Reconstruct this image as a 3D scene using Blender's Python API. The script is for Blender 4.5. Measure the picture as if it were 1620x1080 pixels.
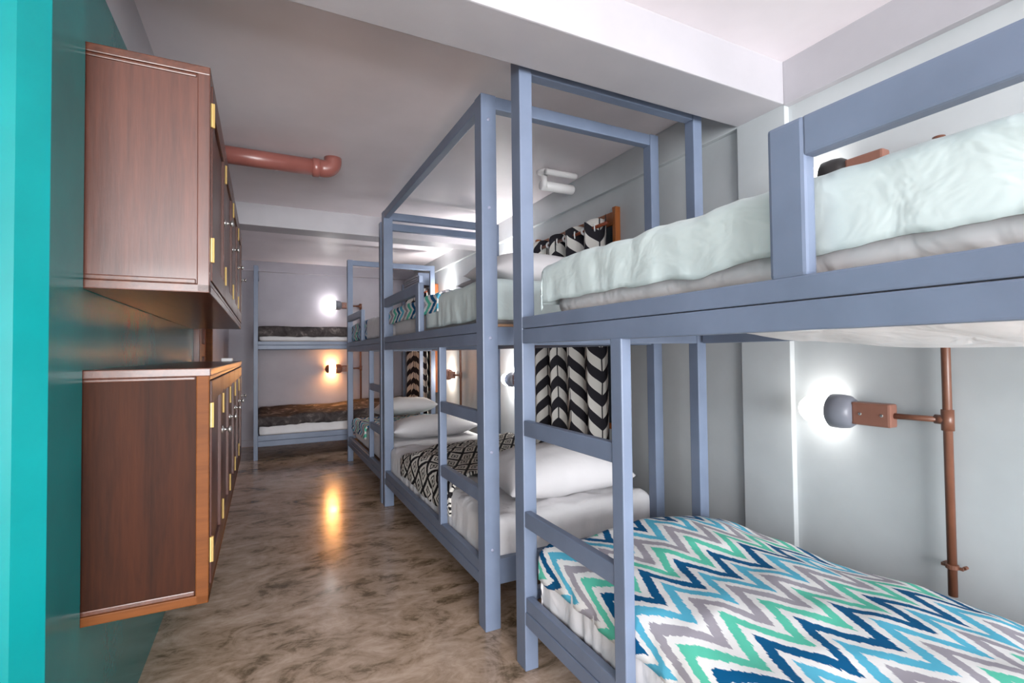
import bpy, bmesh, math, random
from mathutils import Vector, Matrix, noise

random.seed(7)
for o in list(bpy.data.objects):
    bpy.data.objects.remove(o)
S = bpy.context.scene
COL = S.collection

# ------------------------------------------------------------------ camera
F_PX, YAW, PITCH, ROLL = 784.0, 0.4642, 0.0236, -0.0107
CAM = Vector((0.0, 0.0, 1.25))
fwd = Vector((math.sin(YAW) * math.cos(PITCH), math.cos(YAW) * math.cos(PITCH), math.sin(PITCH)))
r0 = Vector((math.cos(YAW), -math.sin(YAW), 0))
u0 = r0.cross(fwd)
rv = r0 * math.cos(ROLL) + u0 * math.sin(ROLL)
uv_ = -r0 * math.sin(ROLL) + u0 * math.cos(ROLL)
cd = bpy.data.cameras.new('camera')
cam = bpy.data.objects.new('camera', cd)
COL.objects.link(cam)
cd.sensor_width = 36.0
cd.lens = F_PX / 1620 * 36.0
cd.clip_start = 0.02
M = Matrix((rv, uv_, -fwd)).transposed().to_4x4()
M.translation = CAM
cam.matrix_world = M
S.camera = cam

# ------------------------------------------------------------------ world, added rear light, exposure
W = bpy.data.worlds.new('world')
S.world = W
W.use_nodes = True
W.node_tree.nodes['Background'].inputs[0].default_value = (0.75, 0.86, 1.0, 1)
W.node_tree.nodes['Background'].inputs[1].default_value = 0.6
S.view_settings.view_transform = 'Standard'
S.view_settings.look = 'None'
S.view_settings.gamma = 1.0
S.view_settings.use_curve_mapping = False
S.view_settings.exposure = 0.55


def area_light(name, loc, rot, sx, sy, power, color):
    ld = bpy.data.lights.new(name, 'AREA')
    ld.shape = 'RECTANGLE'
    ld.size, ld.size_y = sx, sy
    ld.energy = power
    ld.color = color
    lo = bpy.data.objects.new(name, ld)
    COL.objects.link(lo)
    lo.location = loc
    lo.rotation_euler = rot
    return lo


# area light added behind the camera, as daylight from an assumed unseen doorway
area_light('rear_fill_light', (0.0, -4.14, 1.22), (math.radians(90), 0, 0), 2.9, 2.2, 390, (0.96, 0.98, 1.0))

BULB_COOL, BULB_UP, BULB_WARM, BULB_NEAR, BULB_BACK = 45.0, 120.0, 115.0, 8.0, 22.0

# ------------------------------------------------------------------ materials
def srgb(r, g, b):
    def c(v):
        v /= 255.0
        return v / 12.92 if v <= 0.04045 else ((v + 0.055) / 1.055) ** 2.4
    return (c(r), c(g), c(b), 1)


class NT:
    def __init__(self, name):
        self.m = bpy.data.materials.new(name)
        self.m.use_nodes = True
        self.t = self.m.node_tree
        self.b = self.t.nodes['Principled BSDF']

    def n(self, kind, **kw):
        nd = self.t.nodes.new(kind)
        for k, v in kw.items():
            setattr(nd, k, v)
        return nd

    def l(self, a, b):
        self.t.links.new(a, b)

    def math(self, op, a, b=None, c=None, clamp=False):
        nd = self.n('ShaderNodeMath', operation=op, use_clamp=clamp)
        for i, v in enumerate((a, b, c)):
            if v is None:
                continue
            if isinstance(v, (int, float)):
                nd.inputs[i].default_value = v
            else:
                self.l(v, nd.inputs[i])
        return nd.outputs[0]

    def noise(self, vec, scale, detail=4, rough=0.55, dist=0.0):
        nd = self.n('ShaderNodeTexNoise')
        nd.inputs['Scale'].default_value = scale
        nd.inputs['Detail'].default_value = detail
        nd.inputs['Roughness'].default_value = rough
        nd.inputs['Distortion'].default_value = dist
        if vec is not None:
            self.l(vec, nd.inputs['Vector'])
        return nd.outputs['Fac']

    def ramp(self, fac, stops, interp='LINEAR'):
        nd = self.n('ShaderNodeValToRGB')
        cr = nd.color_ramp
        cr.interpolation = interp
        while len(cr.elements) > 1:
            cr.elements.remove(cr.elements[-1])
        cr.elements[0].position, cr.elements[0].color = stops[0]
        for p, c in stops[1:]:
            e = cr.elements.new(p)
            e.color = c
        self.l(fac, nd.inputs[0])
        return nd.outputs[0]

    def mix(self, fac, a, b):
        nd = self.n('ShaderNodeMix', data_type='RGBA')
        for i, v in ((0, fac), (6, a), (7, b)):
            if isinstance(v, (int, float)):
                nd.inputs[i].default_value = v
            elif isinstance(v, tuple):
                nd.inputs[i].default_value = v
            else:
                self.l(v, nd.inputs[i])
        return nd.outputs[2]

    def bump(self, h, strength, dist=0.01):
        nd = self.n('ShaderNodeBump')
        nd.inputs['Strength'].default_value = strength
        nd.inputs['Distance'].default_value = dist
        self.l(h, nd.inputs['Height'])
        self.l(nd.outputs[0], self.b.inputs['Normal'])

    def coord(self, kind='Object', scale=None):
        tc = self.n('ShaderNodeTexCoord')
        if kind == 'World':
            g = self.n('ShaderNodeNewGeometry')
            out = g.outputs['Position']
        else:
            out = tc.outputs[kind]
        if scale:
            mp = self.n('ShaderNodeMapping')
            mp.inputs['Scale'].default_value = scale
            self.l(out, mp.inputs[0])
            out = mp.outputs[0]
        return out

    def setp(self, color=None, rough=None, metal=None, spec=None, coat=None):
        if color is not None:
            if isinstance(color, tuple):
                self.b.inputs['Base Color'].default_value = color
            else:
                self.l(color, self.b.inputs['Base Color'])
        if rough is not None:
            if isinstance(rough, (int, float)):
                self.b.inputs['Roughness'].default_value = rough
            else:
                self.l(rough, self.b.inputs['Roughness'])
        if metal is not None:
            self.b.inputs['Metallic'].default_value = metal
        if spec is not None:
            self.b.inputs['Specular IOR Level'].default_value = spec
        if coat is not None:
            self.b.inputs['Coat Weight'].default_value = coat
            self.b.inputs['Coat Roughness'].default_value = 0.12
        return self.m


def paint(name, c, rough=0.5, var=0.06, bump=0.05, scale=3.0, spec=0.4):
    t = NT(name)
    w = t.coord('World')
    n1 = t.noise(w, scale, 4)
    dark = tuple(x * (1 - var * 1.6) for x in c[:3]) + (1,)
    lite = tuple(min(1, x * (1 + var)) for x in c[:3]) + (1,)
    col = t.ramp(n1, [(0.3, dark), (0.7, lite)])
    t.bump(t.noise(w, 60, 3), bump, 0.004)
    return t.setp(col, rough, spec=spec)


def wood(name, c1, c2, axis='Z', rough=0.35, coat=0.25, spec=0.4):
    t = NT(name)
    sc = {'Z': (14, 14, 1.1), 'Y': (14, 1.1, 14), 'X': (1.1, 14, 14)}[axis]
    w = t.coord('World', sc)
    n1 = t.noise(w, 1.6, 6, 0.62, 0.6)
    n2 = t.noise(w, 9.0, 4, 0.6)
    f = t.math('ADD', t.math('MULTIPLY', n1, 0.7), t.math('MULTIPLY', n2, 0.3))
    col = t.ramp(f, [(0.32, c1), (0.68, c2)])
    t.bump(n2, 0.08, 0.003)
    return t.setp(col, rough, coat=coat, spec=spec)


def cloth(name, c, var=0.05, rough=0.85, wr=0.25):
    t = NT(name)
    w = t.coord('World')
    n = t.noise(w, 6, 4)
    col = t.ramp(n, [(0.3, tuple(x * (1 - var) for x in c[:3]) + (1,)), (0.7, c)])
    h = t.noise(w, 9, 3, 0.5, 0.5)
    t.bump(h, wr, 0.03)
    t.b.inputs['Sheen Weight'].default_value = 0.1
    return t.setp(col, rough, spec=0.2)


MAT = {}
MAT['wall'] = paint('wall_grey_paint', srgb(186, 190, 192), 0.42, 0.05, 0.06)
MAT['wall_back'] = paint('wall_lavender_grey_paint', srgb(156, 152, 162), 0.45, 0.05, 0.06)
MAT['ceiling'] = paint('ceiling_paint', srgb(228, 220, 224), 0.45, 0.05, 0.08, 1.6)
MAT['beam'] = paint('beam_paint', srgb(176, 173, 178), 0.45, 0.04, 0.12)
MAT['teal'] = paint('teal_gloss_paint', srgb(0, 122, 124), 0.25, 0.12, 0.06, 2.2, 0.3)
MAT['bed'] = paint('blue_grey_bed_paint', srgb(111, 123, 145), 0.38, 0.08, 0.05, 5.0)
MAT['copper'] = paint('copper_paint', srgb(114, 72, 54), 0.35, 0.12, 0.03, 9.0, 0.6)
MAT['copper2'] = paint('rose_copper_paint', srgb(146, 88, 80), 0.3, 0.08, 0.03, 6.0, 0.6)
MAT['brown_box'] = paint('brown_box_paint', srgb(136, 94, 80), 0.4, 0.05, 0.02, 9.0)
MAT['white'] = paint('white_plastic', srgb(232, 230, 230), 0.3, 0.02, 0.0)
MAT['greyplastic'] = paint('grey_plastic', srgb(150, 150, 158), 0.35, 0.03, 0.0)
MAT['lampbase'] = paint('lamp_base_plastic', srgb(120, 122, 132), 0.35, 0.03, 0.0)
MAT['darkbase'] = paint('lamp_base_black', srgb(40, 38, 38), 0.35, 0.03, 0.0)
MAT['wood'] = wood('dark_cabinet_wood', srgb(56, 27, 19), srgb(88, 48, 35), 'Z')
MAT['wood_low'] = wood('dimmed_lower_cabinet_wood', srgb(34, 15, 7), srgb(60, 28, 12), 'Z', 0.5, 0.0, 0.1)  # cabinet wood with its dimmer reflections put into a darker colour
MAT['wood_h'] = wood('dark_cabinet_wood_horizontal', srgb(58, 28, 18), srgb(92, 50, 33), 'Y')
MAT['wood_edge'] = wood('orange_edge_wood', srgb(84, 45, 16), srgb(116, 66, 28), 'X', 0.5, 0.0, 0.15)
MAT['wood_panel'] = wood('door_panel_wood', srgb(60, 28, 20), srgb(90, 47, 35), 'Z', 0.4, 0.1)
MAT['wood_red'] = wood('red_door_wood', srgb(84, 36, 22), srgb(140, 66, 36), 'Z')
MAT['wood_win'] = wood('window_wood', srgb(110, 58, 24), srgb(170, 98, 48), 'Z')
MAT['ply'] = wood('plywood', srgb(130, 96, 74), srgb(160, 128, 100), 'Y', 0.6, 0.0)
MAT['sheet'] = cloth('white_sheet', srgb(224, 222, 224), 0.03, 0.85, 0.4)
MAT['mint'] = cloth('pale_mint_sheet', srgb(200, 213, 213), 0.05, 0.8, 0.35)
MAT['pillow'] = cloth('white_pillow', srgb(212, 209, 211), 0.03, 0.85, 0.15)
MAT['greypillow'] = cloth('grey_pillow', srgb(168, 164, 168), 0.05)

t = NT('brass')
MAT['brass'] = t.setp(srgb(196, 166, 104), 0.4, 0.6)
t = NT('steel')
MAT['steel'] = t.setp(srgb(205, 203, 200), 0.25, 0.9)
t = NT('dark_bolt')
MAT['bolt'] = t.setp(srgb(150, 155, 178), 0.35, 0.3)
t = NT('window_glass')
MAT['glass'] = t.setp(srgb(60, 66, 72), 0.08)

t = NT('polished_concrete')
w = t.coord('World', (1.0, 1.0, 1.0))
wr = t.n('ShaderNodeMapping')
wr.inputs['Rotation'].default_value = (0, 0, 0.5)
wr.inputs['Scale'].default_value = (1.0, 1.7, 1.0)
t.l(w, wr.inputs[0])
n1 = t.noise(wr.outputs[0], 2.1, 9, 0.66, 1.6)
n2 = t.noise(wr.outputs[0], 7.0, 8, 0.72, 1.4)
f = t.math('ADD', t.math('MULTIPLY', n1, 0.58), t.math('MULTIPLY', n2, 0.42))
col = t.ramp(f, [(0.35, srgb(84, 70, 52)), (0.42, srgb(134, 114, 92)), (0.48, srgb(176, 152, 130)), (0.57, srgb(200, 176, 155)), (0.70, srgb(222, 203, 186))])
rg = t.ramp(t.noise(w, 5, 5), [(0.3, (0.14,) * 3 + (1,)), (0.7, (0.26,) * 3 + (1,))])
t.bump(n2, 0.03, 0.004)
MAT['floor'] = t.setp(col, rg, spec=0.5)


def tri(t, x):
    """triangle wave 0..1 of x (period 1)"""
    return t.math('MULTIPLY', t.math('PINGPONG', x, 0.5), 2.0)


def mat_zigzag(name, fade=0.0):
    t = NT(name)
    sp = t.n('ShaderNodeSeparateXYZ')
    uvv = t.coord('UV')
    t.l(uvv, sp.inputs[0])
    n = t.noise(t.coord('UV', (190, 16, 1)), 1.0, 3, 0.7)
    nb = t.noise(uvv, 9, 3)
    u = t.math('ADD', sp.outputs[0], t.math('MULTIPLY', t.math('SUBTRACT', nb, 0.5), 0.012))
    z = t.math('MULTIPLY', tri(t, t.math('DIVIDE', u, 0.160)), 0.165)
    v = t.math('ADD', sp.outputs[1], z)
    v = t.math('ADD', v, t.math('MULTIPLY', t.math('SUBTRACT', n, 0.5), 0.05))
    k = t.math('FRACT', t.math('DIVIDE', v, 0.44))
    wh = srgb(236, 236, 236)
    cols = [srgb(96, 202, 176), srgb(164, 160, 170), srgb(92, 184, 214), srgb(2, 88, 136)]
    stops = []
    for i, c in enumerate(cols):
        stops.append((i * 0.25, wh))
        stops.append((i * 0.25 + 0.105, c))
    stops[0] = (0.0, wh)
    colr = t.ramp(k, stops, 'CONSTANT')
    t.bump(t.noise(t.coord('World'), 18, 4, 0.6, 0.6), 0.15, 0.01)
    return t.setp(colr, 0.85, spec=0.2)


def mat_diamond(name):
    t = NT(name)
    sp = t.n('ShaderNodeSeparateXYZ')
    uvv = t.coord('UV')
    t.l(uvv, sp.inputs[0])
    n = t.math('MULTIPLY', t.math('SUBTRACT', t.noise(uvv, 60, 3), 0.5), 0.22)
    a = t.math('ADD', t.math('DIVIDE', sp.outputs[0], 0.150), t.math('DIVIDE', sp.outputs[1], 0.205))
    b = t.math('SUBTRACT', t.math('DIVIDE', sp.outputs[0], 0.150), t.math('DIVIDE', sp.outputs[1], 0.205))
    da = t.math('ABSOLUTE', t.math('SUBTRACT', t.math('FRACT', a), 0.5))
    db = t.math('ABSOLUTE', t.math('SUBTRACT', t.math('FRACT', b), 0.5))
    d = t.math('ADD', t.math('MAXIMUM', da, db), t.math('MULTIPLY', n, 0.25))
    K, Wt = srgb(34, 31, 33), srgb(226, 222, 214)
    colr = t.ramp(d, [(0.0, K), (0.08, Wt), (0.17, K), (0.235, Wt), (0.40, K)], 'CONSTANT')
    t.bump(t.noise(t.coord('World'), 18, 4), 0.15, 0.01)
    return t.setp(colr, 0.9, spec=0.2)


def mat_chevron(name):
    t = NT(name)
    sp = t.n('ShaderNodeSeparateXYZ')
    uvv = t.coord('UV')
    t.l(uvv, sp.inputs[0])
    un = t.math('DIVIDE', sp.outputs[0], 0.27)
    z = t.math('MULTIPLY', tri(t, un), 0.125)
    k = t.math('FRACT', t.math('DIVIDE', t.math('ADD', sp.outputs[1], z), 0.165))
    K, Wt = srgb(44, 42, 48), srgb(222, 218, 212)
    colr = t.ramp(k, [(0.0, K), (0.50, Wt)], 'CONSTANT')
    e = t.math('FRACT', t.math('MULTIPLY', un, 2.0))
    edge = t.math('LESS_THAN', t.math('MINIMUM', e, t.math('SUBTRACT', 1.0, e)), 0.03)
    colr = t.mix(edge, colr, K)
    return t.setp(colr, 0.85, spec=0.2)


def mat_darkblanket(name):
    t = NT(name)
    w = t.coord('World')
    n = t.noise(w, 7, 5, 0.65, 1.0)
    colr = t.ramp(n, [(0.35, srgb(52, 48, 48)), (0.55, srgb(78, 72, 72)), (0.68, srgb(132, 124, 120))])
    t.bump(t.noise(w, 40, 4), 0.4, 0.01)
    return t.setp(colr, 0.95, spec=0.1)


MAT['zigzag'] = mat_zigzag('zigzag_ikat_fabric')
MAT['diamond'] = mat_diamond('black_white_diamond_fabric')
MAT['chevron'] = mat_chevron('chevron_curtain_fabric')
MAT['darkblanket'] = mat_darkblanket('charcoal_blanket_fabric')


def emis(name, c, s):
    t = NT(name)
    t.setp(c, 0.3)
    t.b.inputs['Emission Color'].default_value = c
    t.b.inputs['Emission Strength'].default_value = s
    return t.m


MAT['bulb'] = emis('lit_bulb_cool', (1.0, 0.97, 0.93, 1), BULB_COOL)
MAT['bulbnear'] = emis('lit_bulb_near', (1.0, 0.97, 0.93, 1), BULB_NEAR)
MAT['bulbback'] = emis('lit_bulb_back_wall', (1.0, 0.97, 0.93, 1), BULB_BACK)
MAT['bulbup'] = emis('lit_bulb_upper_bunk', (1.0, 0.97, 0.94, 1), BULB_UP)
MAT['bulbneutral'] = emis('lit_bulb_neutral', (1.0, 0.88, 0.74, 1), BULB_COOL)
MAT['bulbwarm'] = emis('lit_bulb_warm', (1.0, 0.44, 0.13, 1), BULB_WARM)


# ------------------------------------------------------------------ mesh helpers
def link(name, me, parent=None):
    o = bpy.data.objects.new(name, me)
    COL.objects.link(o)
    if parent is not None:
        o.parent = parent
    return o


ORIG = {}          # world position of each object made here (no rotations are used)


def mk(name, bm, mat, parent=None, smooth=False, base=False):
    """bm is in world coordinates; the origin goes to the bounding box centre (or its base)"""
    xs = [v.co for v in bm.verts]
    lo = Vector((min(v.x for v in xs), min(v.y for v in xs), min(v.z for v in xs)))
    hi = Vector((max(v.x for v in xs), max(v.y for v in xs), max(v.z for v in xs)))
    c = (lo + hi) / 2
    if base:
        c.z = lo.z
    bmesh.ops.translate(bm, verts=bm.verts, vec=-c)
    me = bpy.data.meshes.new(name)
    bm.to_mesh(me)
    bm.free()
    mats = mat if isinstance(mat, list) else [mat]
    for m in mats:
        me.materials.append(MAT[m])
    if smooth:
        for p in me.polygons:
            p.use_smooth = True
    o = link(name, me, parent)
    o.location = c - (ORIG[parent.name] if parent is not None else Vector())
    ORIG[o.name] = c
    return o


def thing(name, loc, label, cat, group=None):
    o = bpy.data.objects.new(name, None)
    COL.objects.link(o)
    o.empty_display_size = 0.1
    o.location = loc
    ORIG[o.name] = Vector(loc)
    tag(o, label, cat, group)
    return o


def tag(o, label, cat, group=None):
    o['label'] = label
    o['category'] = cat
    if group:
        o['group'] = group
    return o


def struct(o, label=None):
    o['kind'] = 'structure'
    if label:
        o['label'] = label
    return o


def box(bm, x0, x1, y0, y1, z0, z1, bev=0.0, seg=2):
    r = bmesh.ops.create_cube(bm, size=1)
    vs = r['verts']
    bmesh.ops.scale(bm, vec=(x1 - x0, y1 - y0, z1 - z0), verts=vs)
    bmesh.ops.translate(bm, vec=((x0 + x1) / 2, (y0 + y1) / 2, (z0 + z1) / 2), verts=vs)
    if bev:
        es = list({e for v in vs for e in v.link_edges})
        bmesh.ops.bevel(bm, geom=es, offset=bev, segments=seg, profile=0.6, affect='EDGES')
    return bm


def bx(name, x0, x1, y0, y1, z0, z1, mat, parent=None, bev=0.004):
    bm = bmesh.new()
    box(bm, x0, x1, y0, y1, z0, z1, bev)
    return mk(name, bm, mat, parent)


def cyl(bm, p, q, ra, rb=None, n=20, caps=True):
    p, q = Vector(p), Vector(q)
    d = q - p
    rb = ra if rb is None else rb
    m = Matrix.Translation((p + q) / 2) @ d.to_track_quat('Z', 'Y').to_matrix().to_4x4()
    bmesh.ops.create_cone(bm, cap_ends=caps, segments=n, radius1=ra, radius2=rb, depth=d.length, matrix=m)
    return bm


def lathe(bm, p, axis, prof, n=24):
    """prof: list of (t along axis, radius)"""
    p, a = Vector(p), Vector(axis).normalized()
    e1 = a.orthogonal().normalized()
    e2 = a.cross(e1)
    rings = []
    for tt, r in prof:
        c = p + a * tt
        rings.append([bm.verts.new(c + (e1 * math.cos(2 * math.pi * k / n) + e2 * math.sin(2 * math.pi * k / n)) * max(r, 1e-4)) for k in range(n)])
    for i in range(len(rings) - 1):
        for k in range(n):
            bm.faces.new((rings[i][k], rings[i][(k + 1) % n], rings[i + 1][(k + 1) % n], rings[i + 1][k]))
    bm.faces.new(rings[0][::-1])
    bm.faces.new(rings[-1])
    bmesh.ops.recalc_face_normals(bm, faces=bm.faces)
    return bm


def tube(bm, pts, r, n=14):
    """round tube along a polyline"""
    pts = [Vector(p) for p in pts]
    rings = []
    ref = None
    for i, p in enumerate(pts):
        d = (pts[min(i + 1, len(pts) - 1)] - pts[max(i - 1, 0)]).normalized()
        if ref is None:
            ref = d.orthogonal().normalized()
        ref = (ref - d * ref.dot(d)).normalized()
        b = d.cross(ref)
        rings.append([bm.verts.new(p + (ref * math.cos(2 * math.pi * k / n) + b * math.sin(2 * math.pi * k / n)) * r) for k in range(n)])
    for i in range(len(rings) - 1):
        for k in range(n):
            bm.faces.new((rings[i][k], rings[i][(k + 1) % n], rings[i + 1][(k + 1) % n], rings[i + 1][k]))
    bm.faces.new(rings[0][::-1])
    bm.faces.new(rings[-1])
    bmesh.ops.recalc_face_normals(bm, faces=bm.faces)
    return bm


def fn(x, y, z, s=1.0, o=3):
    return noise.fractal(Vector((x * s, y * s, z * s)), 1.0, 2.0, o)


def softbox(x0, x1, y0, y1, z0, z1, r, cuts=22, amp=0.006, seed=0.0, crown=0.0):
    bm = bmesh.new()
    bmesh.ops.create_cube(bm, size=2)
    bmesh.ops.subdivide_edges(bm, edges=bm.edges[:], cuts=cuts, use_grid_fill=True)
    c = Vector(((x0 + x1) / 2, (y0 + y1) / 2, (z0 + z1) / 2))
    h = Vector(((x1 - x0) / 2, (y1 - y0) / 2, (z1 - z0) / 2))
    for v in bm.verts:
        p = Vector((v.co.x * h.x, v.co.y * h.y, v.co.z * h.z))
        q = Vector([max(-(h[i] - r), min(h[i] - r, p[i])) for i in range(3)])
        d = p - q
        if d.length > 1e-9:
            p = q + d.normalized() * r
            nrm = d.normalized()
        w = c + p
        k = fn(w.x + seed, w.y, w.z, 5.0) * amp
        w += d.normalized() * k if d.length > 1e-9 else Vector()
        if crown and v.co.z > 0:
            w.z += crown * (1 - v.co.x ** 2) * (1 - v.co.y ** 2)
        v.co = w
    return bm


def drape(x0, x1, y0, y1, ztop, hang, r=0.05, step=0.025, amp=0.01, fold=0.012, seed=0.0, hf=None, hem=0.01, freq=4.0, ff=30.0):
    """cloth lying on a box top with hems hanging on the sides; hang = (x0 side, x1 side, y0 side, y1 side)"""
    def prof(s, a, b, ha, hb):
        # returns position and drop
        arc = math.pi * r / 2
        if ha > 0 and s < a + r:
            q = a + r - s
            if q < arc:
                th = q / r
                return a + r - r * math.sin(th), r * (1 - math.cos(th)), -1
            return a, r + q - arc, -1
        if hb > 0 and s > b - r:
            q = s - (b - r)
            if q < arc:
                th = q / r
                return b - r + r * math.sin(th), r * (1 - math.cos(th)), 1
            return b, r + q - arc, 1
        return s, 0.0, 0
    ext = 0.57 * r
    s0, s1 = x0 - (hang[0] - r + ext if hang[0] else 0), x1 + (hang[1] - r + ext if hang[1] else 0)
    t0, t1 = y0 - (hang[2] - r + ext if hang[2] else 0), y1 + (hang[3] - r + ext if hang[3] else 0)
    ns, nt = max(4, int((s1 - s0) / step)), max(4, int((t1 - t0) / step))
    bm = bmesh.new()
    uvl = bm.loops.layers.uv.new('UVMap')
    g = []
    for i in range(ns + 1):
        row = []
        s = s0 + (s1 - s0) * i / ns
        X, dx, sx = prof(s, x0, x1, hang[0], hang[1])
        for j in range(nt + 1):
            tt = t0 + (t1 - t0) * j / nt
            Y, dy, sy = prof(tt, y0, y1, hang[2], hang[3])
            dmax = (dx ** 4 + dy ** 4) ** 0.25
            z = ztop - dmax
            px, py = X, Y
            if hf:
                z += hf(X, Y) * max(0.0, 1 - dmax / 0.15)
            z += amp * fn(X + seed, Y, seed, freq) * (1 - 0.5 * min(1, dmax / 0.1))
            # vertical folds on the hanging parts
            if dx > r * 0.6 and dx >= dy:
                k = min(1, (dx - r * 0.6) / 0.08)
                px += sx * (-0.5 + math.sin(Y * ff + 9 * fn(Y, seed, 0, 3.5))) * fold * k * (0.55 + 0.6 * fn(Y, seed, 4, 5.0))
                z += hem * fn(Y, seed, 7, 6.0) * k
            if dy > r * 0.6 and dy >= dx:
                k = min(1, (dy - r * 0.6) / 0.08)
                py += sy * (-0.5 + math.sin(X * ff + 9 * fn(X, seed, 0, 3.5))) * fold * k * (0.55 + 0.6 * fn(X, seed, 4, 5.0))
                z += hem * fn(X, seed, 9, 6.0) * k
            v = bm.verts.new((px, py, z))
            row.append((v, s, tt))
        g.append(row)
    for i in range(ns):
        for j in range(nt):
            q = [g[i][j], g[i + 1][j], g[i + 1][j + 1], g[i][j + 1]]
            f = bm.faces.new([a[0] for a in q])
            for lp, a in zip(f.loops, q):
                lp[uvl].uv = (a[1], a[2])
    return bm


def cloth_obj(name, bm, mat, thick, label, cat, group=None):
    o = mk(name, bm, mat, None, smooth=True, base=True)
    md = o.modifiers.new('thickness', 'SOLIDIFY')
    md.thickness = thick
    md.offset = -1
    tag(o, label, cat, group)
    return o


def pillow_bm(cx, cy, cz, lx, ly, h, rot=0.0, tilt=(0, 0), seed=0.0, n=26):
    """cushion with pinched edges; cz is the height of the resting surface"""
    bm = bmesh.new()
    top, bot = [], []
    R = Matrix.Rotation(rot, 3, 'Z') @ Matrix.Rotation(tilt[0], 3, 'X') @ Matrix.Rotation(tilt[1], 3, 'Y')
    for side, lst in ((1, top), (-1, bot)):
        for i in range(n + 1):
            row = []
            for j in range(n + 1):
                u, v = -1 + 2 * i / n, -1 + 2 * j / n
                f = max(0.0, (1 - abs(u) ** 2.6)) ** 0.55 * max(0.0, (1 - abs(v) ** 2.6)) ** 0.55
                pin = 1 - 0.05 * (1 - abs(u)) * abs(v) ** 3 - 0.05 * (1 - abs(v)) * abs(u) ** 3
                x, y = u * lx / 2 * (1 - 0.06 * (1 - v * v) * abs(u) ** 4), v * ly / 2 * (1 - 0.06 * (1 - u * u) * abs(v) ** 4)
                z = side * f * h * (0.62 if side > 0 else 0.38)
                z += 0.012 * fn(x + seed, y, side, 7.0) * f
                row.append((x, y, z))
            lst.append(row)
    def add(lst):
        vs = []
        for row in lst:
            vs.append([bm.verts.new(R @ Vector(p) + Vector((cx, cy, cz + h * 0.38))) for p in row])
        return vs
    T, B = add(top), add(bot)
    for i in range(n):
        for j in range(n):
            bm.faces.new((T[i][j], T[i + 1][j], T[i + 1][j + 1], T[i][j + 1]))
            bm.faces.new((B[i][j], B[i][j + 1], B[i + 1][j + 1], B[i + 1][j]))
    bmesh.ops.remove_doubles(bm, verts=bm.verts, dist=0.0008)
    return bm


# ================================================================== THE SETTING
XL, XR, ZC, YB, YN, XLL = -0.432, 2.17, 2.576, 7.78, -4.2, -1.75


def sbox(name, *a, mat='wall', bev=0.0, parent=None):
    bm = bmesh.new()
    box(bm, *a, bev)
    o = mk(name, bm, mat, parent)
    if parent is None:
        struct(o)
    return o


sbox('floor', XLL - 0.1, XR + 0.1, YN - 0.1, YB + 0.1, -0.1, 0.0, mat='floor')
sbox('ceiling', XLL - 0.1, XR + 0.1, YN - 0.1, YB + 0.1, ZC, ZC + 0.1, mat='ceiling')
sbox('wall_right', XR, XR + 0.1, YN, YB, 0, ZC)
sbox('wall_back', XLL, XR, YB, YB + 0.1, 0, ZC, mat='wall_back')
# teal wall with the cabinets, grey wall beyond the side door
sbox('wall_left', XL - 0.12, XL, 1.60, 4.02, 0, 2.335, mat='teal')
sbox('wall_left_far', XL - 0.12, XL, 5.03, YB, 0, ZC, mat='wall_back')
sbox('wall_left_header', XL - 0.12, XL, 4.02, 5.03, 2.10, ZC, mat='wall_back')
sbox('wall_left_upper', XL - 0.12, XL - 0.001, 1.60, 4.02, 2.335, ZC, mat='beam')
# teal pier with a chamfered corner at the entrance side
bm = bmesh.new()
foot = [(XLL, 1.385), (XL - 0.035, 1.385), (XL + 0.010, 1.425), (XL + 0.010, 1.652), (XLL, 1.652)]
vb = [bm.verts.new((x, y, 0)) for x, y in foot]
vt = [bm.verts.new((x, y, ZC)) for x, y in foot]
bm.faces.new(vb[::-1])
bm.faces.new(vt)
for i in range(5):
    bm.faces.new((vb[i], vb[(i + 1) % 5], vt[(i + 1) % 5], vt[i]))
bmesh.ops.recalc_face_normals(bm, faces=bm.faces)
struct(mk('wall_pier', bm, 'teal'))
# entrance bay behind the camera: side wall and near wall with an unseen opening added for the area light
sbox('wall_entrance', XLL - 0.1, XLL, YN, 1.385, 0, ZC)
bm = bmesh.new()
box(bm, XLL, -1.5, YN - 0.1, YN, 0, ZC)
box(bm, 1.5, XR, YN - 0.1, YN, 0, ZC)
box(bm, -1.5, 1.5, YN - 0.1, YN, 2.36, ZC)
struct(mk('wall_near', bm, 'wall'))
# ceiling beams, wall band and column
sbox('trim_1', XLL, XR, 1.45, 1.707, 2.381, ZC + 0.01, mat='beam', bev=0.006)
sbox('trim_2', XL, XR, 4.82, 5.06, 2.385, ZC + 0.01, mat='beam', bev=0.006)
sbox('trim_3', XR - 0.035, XR + 0.01, YN, 1.45, 2.375, ZC + 0.01, mat='beam', bev=0.004)
sbox('trim_4', XR - 0.030, XR + 0.01, 1.707, 4.82, 2.375, 2.575, mat='wall', bev=0.004)
sbox('trim_5', XR - 0.030, XR + 0.01, 5.06, YB, 2.40, ZC + 0.01, mat='wall', bev=0.004)
sbox('trim_6', XL, XR, YB - 0.04, YB + 0.01, 2.43, ZC + 0.01, mat='wall_back', bev=0.004)
sbox('trim_7', XR - 0.030, XR + 0.01, 1.45, 1.707, 0, 2.385, mat='wall', bev=0.003)
sbox('baseboard_back', XL, XR, YB - 0.018, YB, 0, 0.09, mat='wall_back', bev=0.003)

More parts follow.
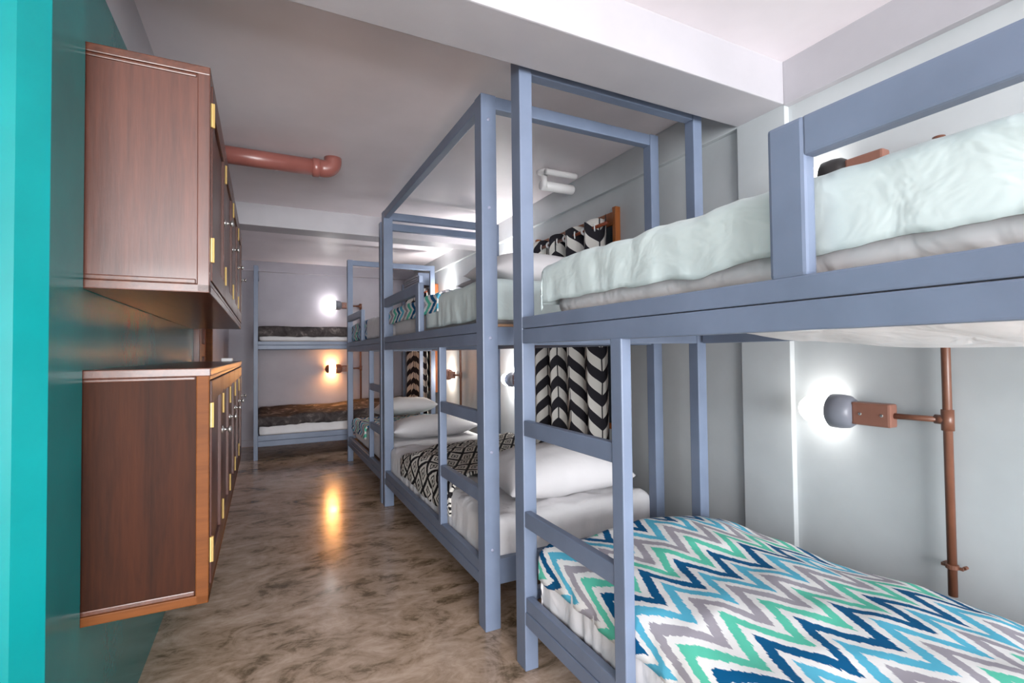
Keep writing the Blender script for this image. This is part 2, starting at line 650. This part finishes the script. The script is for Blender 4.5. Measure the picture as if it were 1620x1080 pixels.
# side door in the left wall behind the cabinets
d1 = bpy.data.objects.new('door_1', None)
COL.objects.link(d1)
d1.location = (XL, 4.52, 0)
ORIG['door_1'] = Vector(d1.location)
struct(d1, 'dark red wooden panel door behind the far end of the cabinets')
bx('frame_post', XL - 0.10, XL + 0.035, 4.03, 4.10, 0, 2.10, 'wood_red', d1)
bx('frame_post', XL - 0.10, XL + 0.035, 4.95, 5.02, 0, 2.10, 'wood_edge', d1)  # warm light on this post is put into its orange wood colour
bx('frame_head', XL - 0.10, XL + 0.035, 4.10, 4.95, 2.03, 2.10, 'wood_red', d1)
bm = bmesh.new()
for y0, y1 in ((4.10, 4.20), (4.85, 4.95), (4.48, 4.57)):
    box(bm, XL - 0.05, XL - 0.008, y0, y1, 0.01, 2.03, 0.003)
for z0 in (0.01, 0.62, 1.25, 1.93):
    box(bm, XL - 0.051, XL - 0.009, 4.10, 4.95, z0, z0 + 0.10, 0.003)
leaf = mk('leaf', bm, 'wood_red', d1)
for y0, y1 in ((4.20, 4.48), (4.57, 4.85)):
    for z0, z1 in ((0.11, 0.62), (0.72, 1.25), (1.35, 1.93)):
        bx('panel', XL - 0.045, XL - 0.026, y0, y1, z0, z1, 'wood_panel', leaf, 0.006)


# ================================================================== BUNK BEDS
def bunk(name, label, amap, L, Wd, ht, ladder, guard, tops, pa=0.078, pb=0.076, front_pb=None,
         zlow=(0.185, 0.295), zup=(1.288, 1.345, 1.394), rear=0.058, rung=((0.562, 0.624), (0.922, 0.982)),
         zg=(1.640, 1.714), bolts=False, rb=0.04):
    """amap(a0,a1,b0,b1) -> x0,x1,y0,y1 ; a runs along the bed from its near end, b from the aisle to the wall"""
    c = amap(0, L, 0, Wd)
    root = thing(name, ((c[0] + c[1]) / 2, (c[2] + c[3]) / 2, 0), label, 'bunk bed', None)

    def part(nm, a0, a1, b0, b1, z0, z1, mat='bed', bev=0.004, par=None):
        x0, x1, y0, y1 = amap(a0, a1, b0, b1)
        return bx(nm, x0, x1, y0, y1, z0, z1, mat, par or root, bev)
    fpb = front_pb or pb
    part('post', 0, pa, 0, fpb, 0, ht)
    part('post', L - pa, L, 0, fpb, 0, ht)
    part('post', 0, pa * 0.75, Wd - rear, Wd, 0, ht)
    part('post', L - pa * 0.75, L, Wd - rear, Wd, 0, ht)
    e = 0.0015
    zm = (zlow[0] + zlow[1]) / 2
    part('lower_side_rail', pa, L - pa, e, rb, zlow[0], zm - 0.001)
    part('lower_side_rail', pa, L - pa, e + 0.003, rb, zm + 0.001, zlow[1])
    part('upper_side_rail', pa - 0.002, L - pa + 0.002, e, rb, zup[0], zup[1])
    part('upper_side_rail', pa - 0.002, L - pa + 0.002, e, rb, zup[1] + 0.002, zup[2])
    part('rear_rail', pa, L - pa, Wd - 0.045, Wd - 0.008, zlow[0], zlow[1])
    part('rear_rail', pa, L - pa, Wd - 0.045, Wd - 0.008, zup[0], zup[2])
    for a0, a1 in ((0.018, 0.055), (L - 0.055, L - 0.018)):
        part('end_rail', a0, a1, fpb, Wd - rear, zlow[0] + 0.005, zlow[1] + 0.01)
        part('end_rail', a0, a1, fpb, Wd - rear, zup[0], zup[2] - 0.02)
    part('slat_base', 0.056, L - 0.056, rb + 0.002, Wd - 0.047, zlow[1] - 0.045, zlow[1] - 0.03, 'ply', 0.0)
    part('slat_base', 0.02, L - 0.02, rb + 0.002, Wd - 0.047, zup[2] - 0.019, zup[2] - 0.007, 'ply', 0.0)
    th = 0.062
    for tname in tops:
        if tname == 'front':
            part('top_rail', pa, L - pa, 0.002, 0.045, ht - th, ht - 0.002)
        elif tname == 'near':
            part('top_rail', 0.004, 0.052, fpb, Wd - rear, ht - th, ht - 0.002)
        elif tname == 'far':
            part('top_rail', L - 0.055, L - 0.004, fpb, Wd - rear, ht - th, ht - 0.002)
    # ladder between one post and a stile
    if ladder:
        a0, a1 = ladder
        part('ladder_stile', a0, a1, 0.0005, rb + 0.002, zlow[1] - 0.006, zup[0] + 0.002)
        lo, hi = (pa - 0.003, a0 + 0.003) if a0 < L / 2 else (a1 - 0.003, L - pa + 0.003)
        for z0, z1 in rung:
            part('ladder_rung', lo, hi, 0.003, rb - 0.003, z0, z1)
    if guard:
        g0, g1, gp = guard           # extent along a; gp = which end carries the upright
        gw = 0.077
        ga = (g0, g0 + gw) if gp == 'lo' else (g1 - gw, g1)
        ra = (g0 + gw, g1) if gp == 'lo' else (g0, g1 - gw)
        part('guard_post', ga[0], ga[1], 0.0005, rb, zup[2] - 0.002, zg[1], 'bed', 0.008)
        part('guard_rail', ra[0] - 0.004, ra[1] + 0.004, 0.0015, rb, zg[0], zg[1] - 0.0005, 'bed', 0.006)
    if bolts:
        for z in (0.36, 1.32, 0.80, 1.92, 2.33):
            x0, x1, y0, y1 = amap(0, 0, 0.030, 0.044)
            bm = bmesh.new()
            lathe(bm, ((x0 + x1) / 2, y0 + 0.002, z), (0, -1, 0), [(0, 0.008), (0.004, 0.008), (0.007, 0.004)], 12)
            mk('bolt', bm, 'bolt', root)
    return root


# nearest bed: far end at Y = 1.82, aisle face at X = 0.919
B1 = dict(x=0.919, y0=-0.36, y1=1.823)
bunk('bunk_bed', 'nearest blue-grey wooden bunk bed with a zigzag duvet on its lower bunk',
     lambda a0, a1, b0, b1: (B1['x'] + b0, B1['x'] + b1, B1['y0'] + a0, B1['y0'] + a1),
     2.183, 1.04, 2.46, (1.136 + 0.36, 1.187 + 0.36), (0.078, 0.663 + 0.36, 'hi'), ('far',), pa=0.077, pb=0.058,
     zg=(1.622, 1.699), zlow=(0.180, 0.288), rb=0.035)
B2 = dict(x=0.889, y0=2.069)
bunk('bunk_bed', 'middle blue-grey bunk bed with tall posts, top frame and black and white diamond blanket',
     lambda a0, a1, b0, b1: (B2['x'] + b0, B2['x'] + b1, B2['y0'] + a0, B2['y0'] + a1),
     2.15, 1.07, 2.449, (0.628, 0.668), (1.05, 2.15 - 0.08, 'lo'), ('front', 'near', 'far'), pa=0.08, pb=0.076, bolts=True)
B3 = dict(x=0.885, y0=4.245)
bunk('bunk_bed', 'farther blue-grey bunk bed behind the middle one, beside the far end of the aisle',
     lambda a0, a1, b0, b1: (B3['x'] + b0, B3['x'] + b1, B3['y0'] + a0, B3['y0'] + a1),
     1.92, 1.075, 2.38, (0.52, 0.56), (0.95, 1.92 - 0.07, 'lo'), ('near', 'far'), pa=0.07, pb=0.06)
B4 = dict(x0=-0.112, y=6.68)
bunk('bunk_bed', 'blue-grey bunk bed standing crosswise against the back wall with charcoal blankets',
     lambda a0, a1, b0, b1: (B4['x0'] + a0, B4['x0'] + a1, B4['y'] + b0, B4['y'] + b1),
     2.08, 1.03, 2.34, None, None, ('near',), pa=0.048, pb=0.05, zlow=(0.160, 0.292), zup=(1.330, 1.378, 1.425))

# ------------------------------------------------------------------ mattresses
def mattress(x0, x1, y0, y1, z0, z1, label, seed, mat='sheet', crown=0.0, amp=0.005):
    o = mk('mattress', softbox(x0, x1, y0, y1, z0, z1, 0.05, 26, amp, seed, crown), mat, None, True, True)
    return tag(o, label, 'mattress', None)


mattress(0.985, 1.905, -0.28, 1.66, 0.261, 0.440, 'white sheeted mattress under the zigzag duvet on the nearest lower bunk', 1.0)
mattress(0.998, 1.905, -0.30, 1.63, 1.389, 1.565, 'mattress under the pale mint sheet on the nearest upper bunk', 2.0)
mattress(0.962, 1.900, 2.155, 4.12, 0.268, 0.460, 'white sheeted mattress on the middle lower bunk under the diamond blanket', 3.0)
mattress(0.960, 1.900, 2.17, 4.11, 1.389, 1.575, 'white sheeted mattress on the middle upper bunk', 4.0)
mattress(0.952, 1.890, 4.32, 6.05, 0.268, 0.470, 'white sheeted mattress on the lower bunk of the farther bed', 5.0)
mattress(0.952, 1.890, 4.32, 6.05, 1.389, 1.570, 'white sheeted mattress on the upper bunk of the farther bed', 6.0)
mattress(-0.055, 1.91, 6.765, 7.62, 0.265, 0.470, 'white mattress on the lower bunk at the back wall', 7.0)
mattress(-0.055, 1.91, 6.765, 7.62, 1.420, 1.570, 'white mattress on the upper bunk at the back wall', 8.0)

# ------------------------------------------------------------------ bed linen
# nearest lower bunk: zigzag duvet
def hf1(x, y):
    return 0.025 * math.exp(-((x - 1.35) / 0.35) ** 2) - 0.045 * max(0, (x - 1.6) / 0.35) ** 2


cloth_obj('bed_sheet', drape(0.964, 1.92, -0.28, 1.69, 0.456, (0.185, 0.1, 0, 0.16), 0.04, 0.016, 0.004, 0.006, 3.3, None, 0.004, 4.0, 75),
          'sheet', 0.004, 'white pleated sheet under the zigzag duvet on the nearest lower bunk', 'sheet')
cloth_obj('duvet', drape(0.958, 1.955, -0.25, 1.705, 0.505, (0.135, 0.10, 0, 0.06), 0.06, 0.02, 0.022, 0.006, 1.3, hf1, 0.02, 3.0, 14),
          'zigzag', 0.02, 'white duvet with blue, mint and grey zigzags on the nearest lower bunk', 'duvet')
# nearest upper bunk: pale mint sheet with a hem above the rail
cloth_obj('bed_sheet', drape(0.968, 1.93, -0.30, 1.67, 1.602, (0.160, 0.10, 0, 0.160), 0.04, 0.016, 0.014, 0.006, 4.2, None, 0.010, 6.0, 16),
          'mint', 0.006, 'pale mint sheet tucked over the mattress of the nearest upper bunk', 'sheet')
# slack white cloth sagging under the nearest upper bunk
bm = bmesh.new()
uvl = bm.loops.layers.uv.new('UVMap')
g = []
for i in range(33):
    row = []
    for j in range(41):
        x = 0.97 + 0.93 * i / 32
        y = -0.25 + 1.45 * j / 40
        u, v = i / 32, j / 40
        z = 1.366 - 0.115 * (math.sin(math.pi * u) ** 0.7) * (math.sin(math.pi * v) ** 0.55) + 0.008 * fn(x, y, 3, 6)
        row.append(bm.verts.new((x, y, z)))
    g.append(row)
for i in range(32):
    for j in range(40):
        bm.faces.new((g[i][j], g[i][j + 1], g[i + 1][j + 1], g[i + 1][j]))
cloth_obj('hanging_cloth', bm, 'sheet', 0.004, 'slack white cloth sagging under the slats of the nearest upper bunk', 'cloth')
# middle lower bunk: diamond blanket, pillows
cloth_obj('bed_sheet', drape(0.938, 1.915, 2.125, 4.13, 0.480, (0.21, 0.1, 0.20, 0), 0.05, 0.018, 0.020, 0.008, 13.3, None, 0.004, 6.0, 42),
          'sheet', 0.004, 'rumpled white sheet on the middle lower bunk under the diamond blanket', 'sheet')
bmb = drape(0.930, 1.93, 2.66, 3.78, 0.500, (0.17, 0.10, 0, 0), 0.05, 0.022, 0.035, 0.008, 8.1,
            lambda x, y: 0.04 * math.exp(-((y - 3.2) / 0.35) ** 2) + 0.03 * (x - 1.0), 0.02, 3.0, 18)
for v in bmb.verts:                     # laid askew: its wall side is pushed towards the far end
    k = max(0.0, min(1.0, (v.co.x - 0.95) / 0.95))
    f = max(0.0, min(1.0, (v.co.y - 2.66) / 1.12))
    v.co.y += k * (0.72 * (1 - f) + 0.30 * f)
cloth_obj('blanket', bmb,
          'diamond', 0.018, 'black and white diamond patterned blanket across the middle lower bunk', 'blanket')
o = mk('pillow', pillow_bm(1.47, 2.41, 0.484, 0.80, 0.48, 0.25, 0.02, (0.10, 0), 1.0), 'pillow', None, True, True)
tag(o, 'plump white pillow at the near end of the middle lower bunk', 'pillow')
o = mk('pillow', pillow_bm(1.42, 4.60, 0.463, 0.84, 0.46, 0.21, 0.05, (-0.1, 0), 2.0), 'pillow', None, True, True)
tag(o, 'white pillow on the near end of the farther lower bunk, just beyond the diamond blanket', 'pillow')
# middle upper bunk
cloth_obj('bed_sheet', drape(0.929, 1.92, 2.13, 3.10, 1.612, (0.20, 0.1, 0.20, 0), 0.04, 0.022, 0.010, 0.007, 2.2, None, 0.006, 5.0, 45),
          'mint', 0.006, 'pale pleated sheet hanging at the side of the middle upper bunk', 'sheet')
cloth_obj('blanket', drape(0.926, 1.92, 2.83, 4.12, 1.628, (0.125, 0.1, 0, 0.05), 0.045, 0.022, 0.014, 0.004, 12.0, None, 0.006, 4.0, 14),
          'zigzag', 0.012, 'teal zigzag blanket folded over the edge of the middle upper bunk', 'blanket')
o = mk('pillow', pillow_bm(1.36, 2.38, 1.600, 0.74, 0.42, 0.19, 0.0, (0.05, 0), 3.0), 'pillow', None, True, True)
tag(o, 'white pillow on the near end of the middle upper bunk', 'pillow')
o = mk('pillow', pillow_bm(1.30, 2.66, 1.612, 0.55, 0.26, 0.10, 0.1, (0.0, 0), 5.0), 'greypillow', None, True, True)
tag(o, 'grey pillow behind the white one on the middle upper bunk', 'pillow')
# farther bed
cloth_obj('blanket', drape(0.925, 1.90, 5.25, 6.08, 0.510, (0.13, 0.1, 0, 0.04), 0.05, 0.025, 0.02, 0.006, 5.5, None, 0.02, 3.0, 18),
          'zigzag', 0.016, 'zigzag blanket on the lower bunk of the farther bed', 'blanket')
o = mk('pillow', pillow_bm(1.50, 5.85, 0.532, 0.70, 0.40, 0.21, 0.1, (-0.2, 0), 6.0), 'pillow', None, True, True)
tag(o, 'white pillow lit orange at the far end of the farther lower bunk', 'pillow')
cloth_obj('blanket', drape(0.925, 1.90, 5.10, 6.08, 1.610, (0.20, 0.1, 0, 0.04), 0.05, 0.025, 0.02, 0.006, 6.5, None, 0.02, 3.0, 18),
          'zigzag', 0.014, 'dark teal zigzag blanket on the upper bunk of the farther bed', 'blanket')
o = cloth_obj('bed_sheet', drape(0.922, 1.90, 4.30, 5.085, 1.605, (0.20, 0.1, 0.1, 0), 0.04, 0.025, 0.010, 0.003, 7.5, None, 0.004, 5.0, 20),
              'sheet', 0.006, 'bright white sheet hanging at the side of the farther upper bunk', 'sheet')
# bed at the back wall
cloth_obj('blanket', drape(-0.085, 1.90, 6.735, 7.63, 0.515, (0.16, 0, 0.12, 0), 0.05, 0.03, 0.03, 0.006, 9.5,
                           lambda x, y: 0.05 * (y - 6.9) + 0.03 * x * 0.6, 0.02, 3.0, 16),
          'darkblanket', 0.018, 'charcoal blanket lit orange on the lower bunk at the back wall', 'blanket')
cloth_obj('blanket', drape(-0.085, 1.90, 6.735, 7.63, 1.615, (0.17, 0, 0.13, 0), 0.045, 0.03, 0.012, 0.003, 10.5, None, 0.008, 3.0, 12),
          'darkblanket', 0.016, 'charcoal blanket on the upper bunk at the back wall', 'blanket')

# ================================================================== CABINETS
def cabinet(name, label, z0, z1, ndoors, lower):
    y0, y1 = 1.662, 3.86
    xf = -0.140
    root = thing(name, ((XL + xf) / 2, (y0 + y1) / 2, z0), label, 'cabinet')
    tk = 0.024
    x0 = XL + 0.002
    # end panels in a slim frame
    for yy in (y0, y1 - 0.03):
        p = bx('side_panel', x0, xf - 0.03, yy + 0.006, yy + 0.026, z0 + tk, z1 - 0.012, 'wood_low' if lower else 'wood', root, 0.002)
        bx('panel_stile', xf - 0.032, xf, yy, yy + 0.03, z0, z1 - 0.012, 'wood_edge' if lower else 'wood', root, 0.003)
        bx('panel_moulding', x0, xf - 0.034, yy + 0.002, yy + 0.012, z0 + tk, z0 + tk + 0.014, 'wood_h', root, 0.003)
        bx('panel_moulding', x0, xf - 0.034, yy + 0.002, yy + 0.012, z1 - 0.034, z1 - 0.024, 'wood_h', root, 0.003)
    bx('bottom_board', x0, xf, y0, y1, z0 - 0.001, z0 + tk, 'wood_edge' if lower else 'wood_h', root, 0.003)
    bx('top_board', x0, xf + (0.004 if lower else 0), y0 - 0.001, y1, z1 - 0.024, z1, 'wood_h', root, 0.003)
    bx('back_board', x0, x0 + 0.008, y0 + 0.03, y1 - 0.03, z0 + tk, z1 - tk, 'wood', root, 0)
    # front frame
    bx('front_rail', xf - 0.018, xf, y0 + 0.03, y1 - 0.03, z0 + tk, z0 + tk + 0.012, 'wood_h', root, 0.002)
    bx('front_rail', xf - 0.018, xf, y0 + 0.03, y1 - 0.03, z1 - tk - 0.012, z1 - tk, 'wood_h', root, 0.002)
    a, b = y0 + 0.030, y1 - 0.032
    wd = (b - a) / ndoors
    for i in range(ndoors):
        d0, d1 = a + i * wd + 0.004, a + (i + 1) * wd - 0.004
        e0, e1 = z0 + 0.038, z1 - 0.038
        st = 0.062
        bm = bmesh.new()
        xa, xb = xf - 0.016, xf + 0.004
        box(bm, xa, xb, d0, d0 + st, e0, e1, 0.003)
        box(bm, xa, xb, d1 - st, d1, e0, e1, 0.003)
        box(bm, xa, xb - 0.0005, d0 + st - 0.001, d1 - st + 0.001, e0, e0 + st, 0.003)
        box(bm, xa, xb - 0.0005, d0 + st - 0.001, d1 - st + 0.001, e1 - st, e1, 0.003)
        dr = mk('door', bm, 'wood_panel', root)
        bx('panel', xa + 0.002, xa + 0.010, d0 + st - 0.002, d1 - st + 0.002, e0 + st - 0.002, e1 - st + 0.002, 'wood_panel', dr, 0.002)
        for zz in ((e0 + 0.09, e1 - 0.09) if not lower else (e0 + 0.10, e1 - 0.10)):
            bm = bmesh.new()
            box(bm, xb - 0.004, xb + 0.001, d0 - 0.008, d0 + 0.010, zz - 0.036, zz + 0.036, 0.001, 1)
            cyl(bm, (xb + 0.002, d0 - 0.002, zz - 0.036), (xb + 0.002, d0 - 0.002, zz + 0.036), 0.004, n=10)
            h = mk('hinge', bm, 'brass', dr)
            h['label'] = 'small brass hinge'
        bm = bmesh.new()
        zk = (e0 + e1) / 2 + (0.10 if lower else 0.0)
        lathe(bm, (xb - 0.001, d1 - st / 2, zk), (1, 0, 0), [(0, 0.014), (0.004, 0.014), (0.006, 0.006), (0.018, 0.005), (0.022, 0.011), (0.028, 0.012), (0.032, 0.006)], 14)
        k = mk('knob', bm, 'steel', dr, True)
        k['label'] = 'small steel knob'
    return root


cabinet('wall_cabinet', 'upper dark wooden wall cabinet with brass hinged panel doors on the teal wall', 1.434, 2.090, 4, False)
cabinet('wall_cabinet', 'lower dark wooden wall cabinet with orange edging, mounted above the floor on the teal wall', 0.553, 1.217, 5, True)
o = bx('white_box', -0.235, -0.175, 3.52, 3.60, 1.2175, 1.238, 'white', None, 0.004)
tag(o, 'small white flat box lying on the far end of the lower cabinet', 'box')

# ================================================================== PIPES AND LAMPS
# large copper coloured pipe under the ceiling with an elbow up
root = thing('ceiling_pipe', (0.0, 3.5, 2.49), 'thick copper coloured pipe under the ceiling, coming from the teal wall above the cabinets', 'pipe')
bm = bmesh.new()
tube(bm, [(XL + 0.001, 3.5, 2.497), (0.31, 3.5, 2.497)], 0.054, 28)
mk('pipe', bm, 'copper2', root, True)
bm = bmesh.new()
lathe(bm, (0.285, 3.5, 2.497), (1, 0, 0), [(0, 0.055), (0.004, 0.061), (0.040, 0.061), (0.044, 0.056)], 28)
mk('coupling', bm, 'copper2', root, True)
bm = bmesh.new()
pts = [(0.32, 3.5, 2.497)]
for k in range(9):
    th = k / 8 * math.pi / 2
    pts.append((0.36 + 0.055 * math.sin(th), 3.5 - 0.0, 2.497 + 0.055 * (1 - math.cos(th))))
pts.append((0.415, 3.5, ZC + 0.004))
tube(bm, pts, 0.056, 28)
mk('elbow', bm, 'copper2', root, True)


def lamp_head(root, tee, d, out, bulbmat, basemat, cap=False):
    """arm, socket box, bulb base and bulb along direction d from the tee; out = unit vector away from the wall"""
    p, d, out = Vector(tee), Vector(d), Vector(out)
    bm = bmesh.new()
    cyl(bm, p, p + d * 0.16 + out * 0.033, 0.0105, n=14)
    mk('arm', bm, 'copper', root, True)
    c = p + d * 0.215 + out * 0.035
    hx, hy, hz = [abs(d[i]) * 0.068 + abs(out[i]) * 0.026 + (0.044 if i == 2 else 0) for i in range(3)]
    b = bx('socket_box', c.x - hx, c.x + hx, c.y - hy, c.y + hy, c.z - hz, c.z + hz, 'brown_box', root, 0.008)
    for s in (-0.04, 0.035):
        q = c + d * s + out * 0.026
        bm = bmesh.new()
        lathe(bm, q, out, [(-0.001, 0.006), (0.002, 0.006), (0.003, 0.003)], 10)
        mk('screw', bm, 'steel', b)
    q = p + d * 0.28 + out * 0.035
    bm = bmesh.new()
    lathe(bm, q, d, [(0, 0.040), (0.006, 0.052), (0.022, 0.064), (0.05, 0.069), (0.085, 0.068), (0.09, 0.062)], 32)
    mk('bulb_base', bm, basemat, root, True)
    bm = bmesh.new()
    lathe(bm, q + d * 0.089, d, [(0, 0.060), (0.03, 0.062), (0.07, 0.061), (0.10, 0.053), (0.122, 0.034), (0.132, 0.005)], 32)
    mk('bulb', bm, bulbmat, root, True)
    if cap:
        bm = bmesh.new()
        lathe(bm, q + d * 0.180, d, [(0, 0.064), (0.012, 0.064), (0.03, 0.054), (0.045, 0.032), (0.055, 0.004)], 28)
        mk('bulb_cap', bm, 'copper', root, True)


def tee_fit(root, p, d):
    p, d = Vector(p), Vector(d)
    bm = bmesh.new()
    cyl(bm, p - Vector((0, 0, 0.036)), p + Vector((0, 0, 0.036)), 0.0185, n=16)
    cyl(bm, p, p + d * 0.036, 0.0165, n=16)
    mk('tee_fitting', bm, 'copper', root, True)


def pipe_lamp(x, y, d, out, z0, zl, zu, label, mats, bases, cap=False):
    root = thing('pipe_lamp', (x, y, z0), label, 'lamp', 'copper pipe lamps on the walls beside the bunks')
    bm = bmesh.new()
    cyl(bm, (x, y, z0), (x, y, zu), 0.0135, n=16)
    mk('pipe', bm, 'copper', root, True)
    for z in (z0 + 0.10, (zl + zu) / 2):
        bm = bmesh.new()
        lathe(bm, (x, y, z - 0.008), (0, 0, 1), [(0, 0.016), (0.002, 0.019), (0.014, 0.019), (0.016, 0.016)], 16)
        for s in (-1, 1):
            dd = Vector(d) * s * 0.028
            cyl(bm, Vector((x, y, z)) + dd - Vector(out) * 0.03, Vector((x, y, z)) + dd - Vector(out) * 0.012, 0.006, n=8)
            box(bm, x + min(0, dd.x) - 0.003, x + max(0, dd.x) + 0.003, y + min(0, dd.y) - 0.003, y + max(0, dd.y) + 0.003, z - 0.005, z + 0.005)
        mk('pipe_clip', bm, 'copper', root)
    tee_fit(root, (x, y, zl), d)
    tee_fit(root, (x, y, zu), d)
    lamp_head(root, (x, y, zl), d, out, mats[0], bases[0], cap)
    lamp_head(root, (x, y, zu), d, out, mats[1], bases[1])
    return root


XP = XR - 0.050
pipe_lamp(XP, 0.867, (0, 1, 0), (-1, 0, 0), 0.40, 1.002, 1.958, 'copper pipe lamp with lit white bulb on the right wall by the nearest bed',
          ('bulbnear', 'bulbnear'), ('lampbase', 'darkbase'))
pipe_lamp(XP, 3.83, (0, 1, 0), (-1, 0, 0), 0.40, 1.002, 2.0, 'copper pipe lamp with glaring bulb seen in the gap between the middle bed posts',
          ('bulb', 'bulbup'), ('lampbase', 'lampbase'))
pipe_lamp(XP, 5.63, (0, 1, 0), (-1, 0, 0), 0.40, 0.99, 2.0, 'copper pipe lamp with lit bulb seen through the middle bed ladder',
          ('bulbneutral', 'bulbup'), ('brown_box', 'lampbase'))
pipe_lamp(1.31, YB - 0.05, (-1, 0, 0), (0, -1, 0), 0.40, 1.048, 1.985, 'copper pipe lamp on the back wall, lower bulb glowing orange',
          ('bulbwarm', 'bulbback'), ('brown_box', 'lampbase'), True)

# ceiling fixture with two white tubes over the middle bed
root = thing('ceiling_fixture', (1.83, 3.10, 2.576), 'small white ceiling fixture with two tubes above the middle bed', 'fixture')
bm = bmesh.new()
lathe(bm, (1.83, 3.10, ZC), (0, 0, -1), [(-0.002, 0.055), (0.012, 0.055), (0.02, 0.045), (0.03, 0.03)], 24)
mk('mounting_plate', bm, 'white', root, True)
bm = bmesh.new()
cyl(bm, (1.83, 3.10, ZC - 0.025), (1.83, 3.10, ZC - 0.12), 0.022, n=16)
mk('stem', bm, 'white', root, True)
for z, r, y, x0, x1 in ((2.548, 0.022, 3.03, 1.80, 2.06), (2.478, 0.036, 3.12, 1.81, 2.09)):
    bm = bmesh.new()
    lathe(bm, (x0, y, z), (1, 0, 0), [(0, r * 0.8), (0.006, r), (x1 - x0 - 0.006, r), (x1 - x0, r * 0.85)], 20)
    mk('tube', bm, 'white', root, True)

# ================================================================== WINDOWS AND CURTAINS
def curtain_set(n, ya, yb, x, ztop, zbot, label, glabel, folds, seed, side_first):
    wn = bpy.data.objects.new('window_%d' % n, None)
    COL.objects.link(wn)
    wn.location = (XR, (ya + yb) / 2, 0.7)
    ORIG[wn.name] = Vector(wn.location)
    struct(wn, glabel)
    bx('frame_side', x + 0.012, XR, ya - 0.055, ya - 0.02, 0.72, ztop + 0.055, 'wood_win', wn)
    bx('frame_side', x + 0.012, XR, yb + 0.02, yb + 0.055, 0.72, ztop + 0.055, 'wood_win', wn)
    bx('frame_head', XR - 0.03, XR, ya - 0.02, yb + 0.02, ztop - 0.06, ztop + 0.03, 'wood_win', wn)
    bx('frame_sill', XR - 0.03, XR, ya - 0.02, yb + 0.02, 0.72, 0.76, 'wood_win', wn)
    bx('pane', XR - 0.012, XR - 0.004, ya - 0.02, yb + 0.02, 0.76, ztop - 0.06, 'glass', wn, 0)
    root = thing('curtain', (x, (ya + yb) / 2, zbot), label, 'curtain', 'chevron curtains at the windows')
    bm = bmesh.new()
    uvl = bm.loops.layers.uv.new('UVMap')
    nu, nv = folds * 20, 46
    zr = ztop - 0.055
    g = []
    length = (yb - ya) * 1.28
    for i in range(nu + 1):
        u = i / nu
        row = []
        for j in range(nv + 1):
            v = j / nv
            z = ztop + (zbot - ztop) * v
            ph = 2 * math.pi * folds * u
            A = 0.040 - 0.006 * v
            xx = x - 0.028 + A * math.sin(ph) + 0.010 * fn(u * 6 + seed, v * 2, 1)
            yy = ya + (yb - ya) * u + 0.012 * math.sin(2 * ph) * (1 - 0.3 * v) + 0.015 * fn(u * 4, v * 3, seed)
            row.append((bm.verts.new((xx, yy, z + (0.010 * math.cos(2 * ph) if j == 0 else 0))), u * length, z))
        g.append(row)
    for i in range(nu):
        for j in range(nv):
            q = [g[i][j], g[i + 1][j], g[i + 1][j + 1], g[i][j + 1]]
            f = bm.faces.new([a[0] for a in q])
            for lp, a in zip(f.loops, q):
                lp[uvl].uv = (a[1], a[2])
    o = mk('cloth', bm, 'chevron', root, True)
    md = o.modifiers.new('thickness', 'SOLIDIFY')
    md.thickness = 0.003
    bm = bmesh.new()
    cyl(bm, (x - 0.028, ya - 0.02, zr), (x - 0.028, yb + 0.02, zr), 0.012, n=14)
    mk('rod', bm, 'wood_red', root, True)
    for k in range(folds * 2):
        u = (k + 0.0) / (folds * 2) + 0.0
        yk = ya + (yb - ya) * u
        if k == 0:
            continue
        sgn = 1 if k % 2 == 0 else -1
        bm = bmesh.new()
        # grommet ring lying in the cloth plane where it crosses the rod
        nrm = Vector((0.75 * sgn, 0.66, 0)).normalized()
        c = Vector((x - 0.028, yk, zr))
        lathe(bm, c - nrm * 0.004, nrm, [(0, 0.016), (0, 0.028), (0.008, 0.028), (0.008, 0.016)], 20)
        mk('grommet', bm, 'white', root)
    return root


curtain_set(1, 2.72, 3.72, XR - 0.055, 2.185, 0.40, 'black and white chevron curtain at the window behind the middle bed',
            'wooden window frame behind the middle bed', 4, 1.0, True)
curtain_set(2, 6.66, 7.66, XR - 0.13, 2.17, 0.40, 'chevron curtain lit orange in the far right corner of the room',
            'wooden window frame in the far right corner', 4, 5.0, False)

# louvred grey unit high on the wall in the far corner
root = thing('louvred_unit', (2.05, 7.25, 2.22), 'grey box shaped louvred unit high on the right wall in the far corner', 'air unit')
bx('housing', 1.96, XR, 6.86, 7.68, 2.235, 2.40, 'greyplastic', root, 0.012)
for k in range(4):
    bx('louvre', 1.946, 1.9605, 6.90, 7.64, 2.252 + k * 0.034, 2.270 + k * 0.034, 'greyplastic', root, 0.003)
bx('end_cap', 1.952, XR, 6.843, 6.8605, 2.23, 2.405, 'bed', root, 0.005)
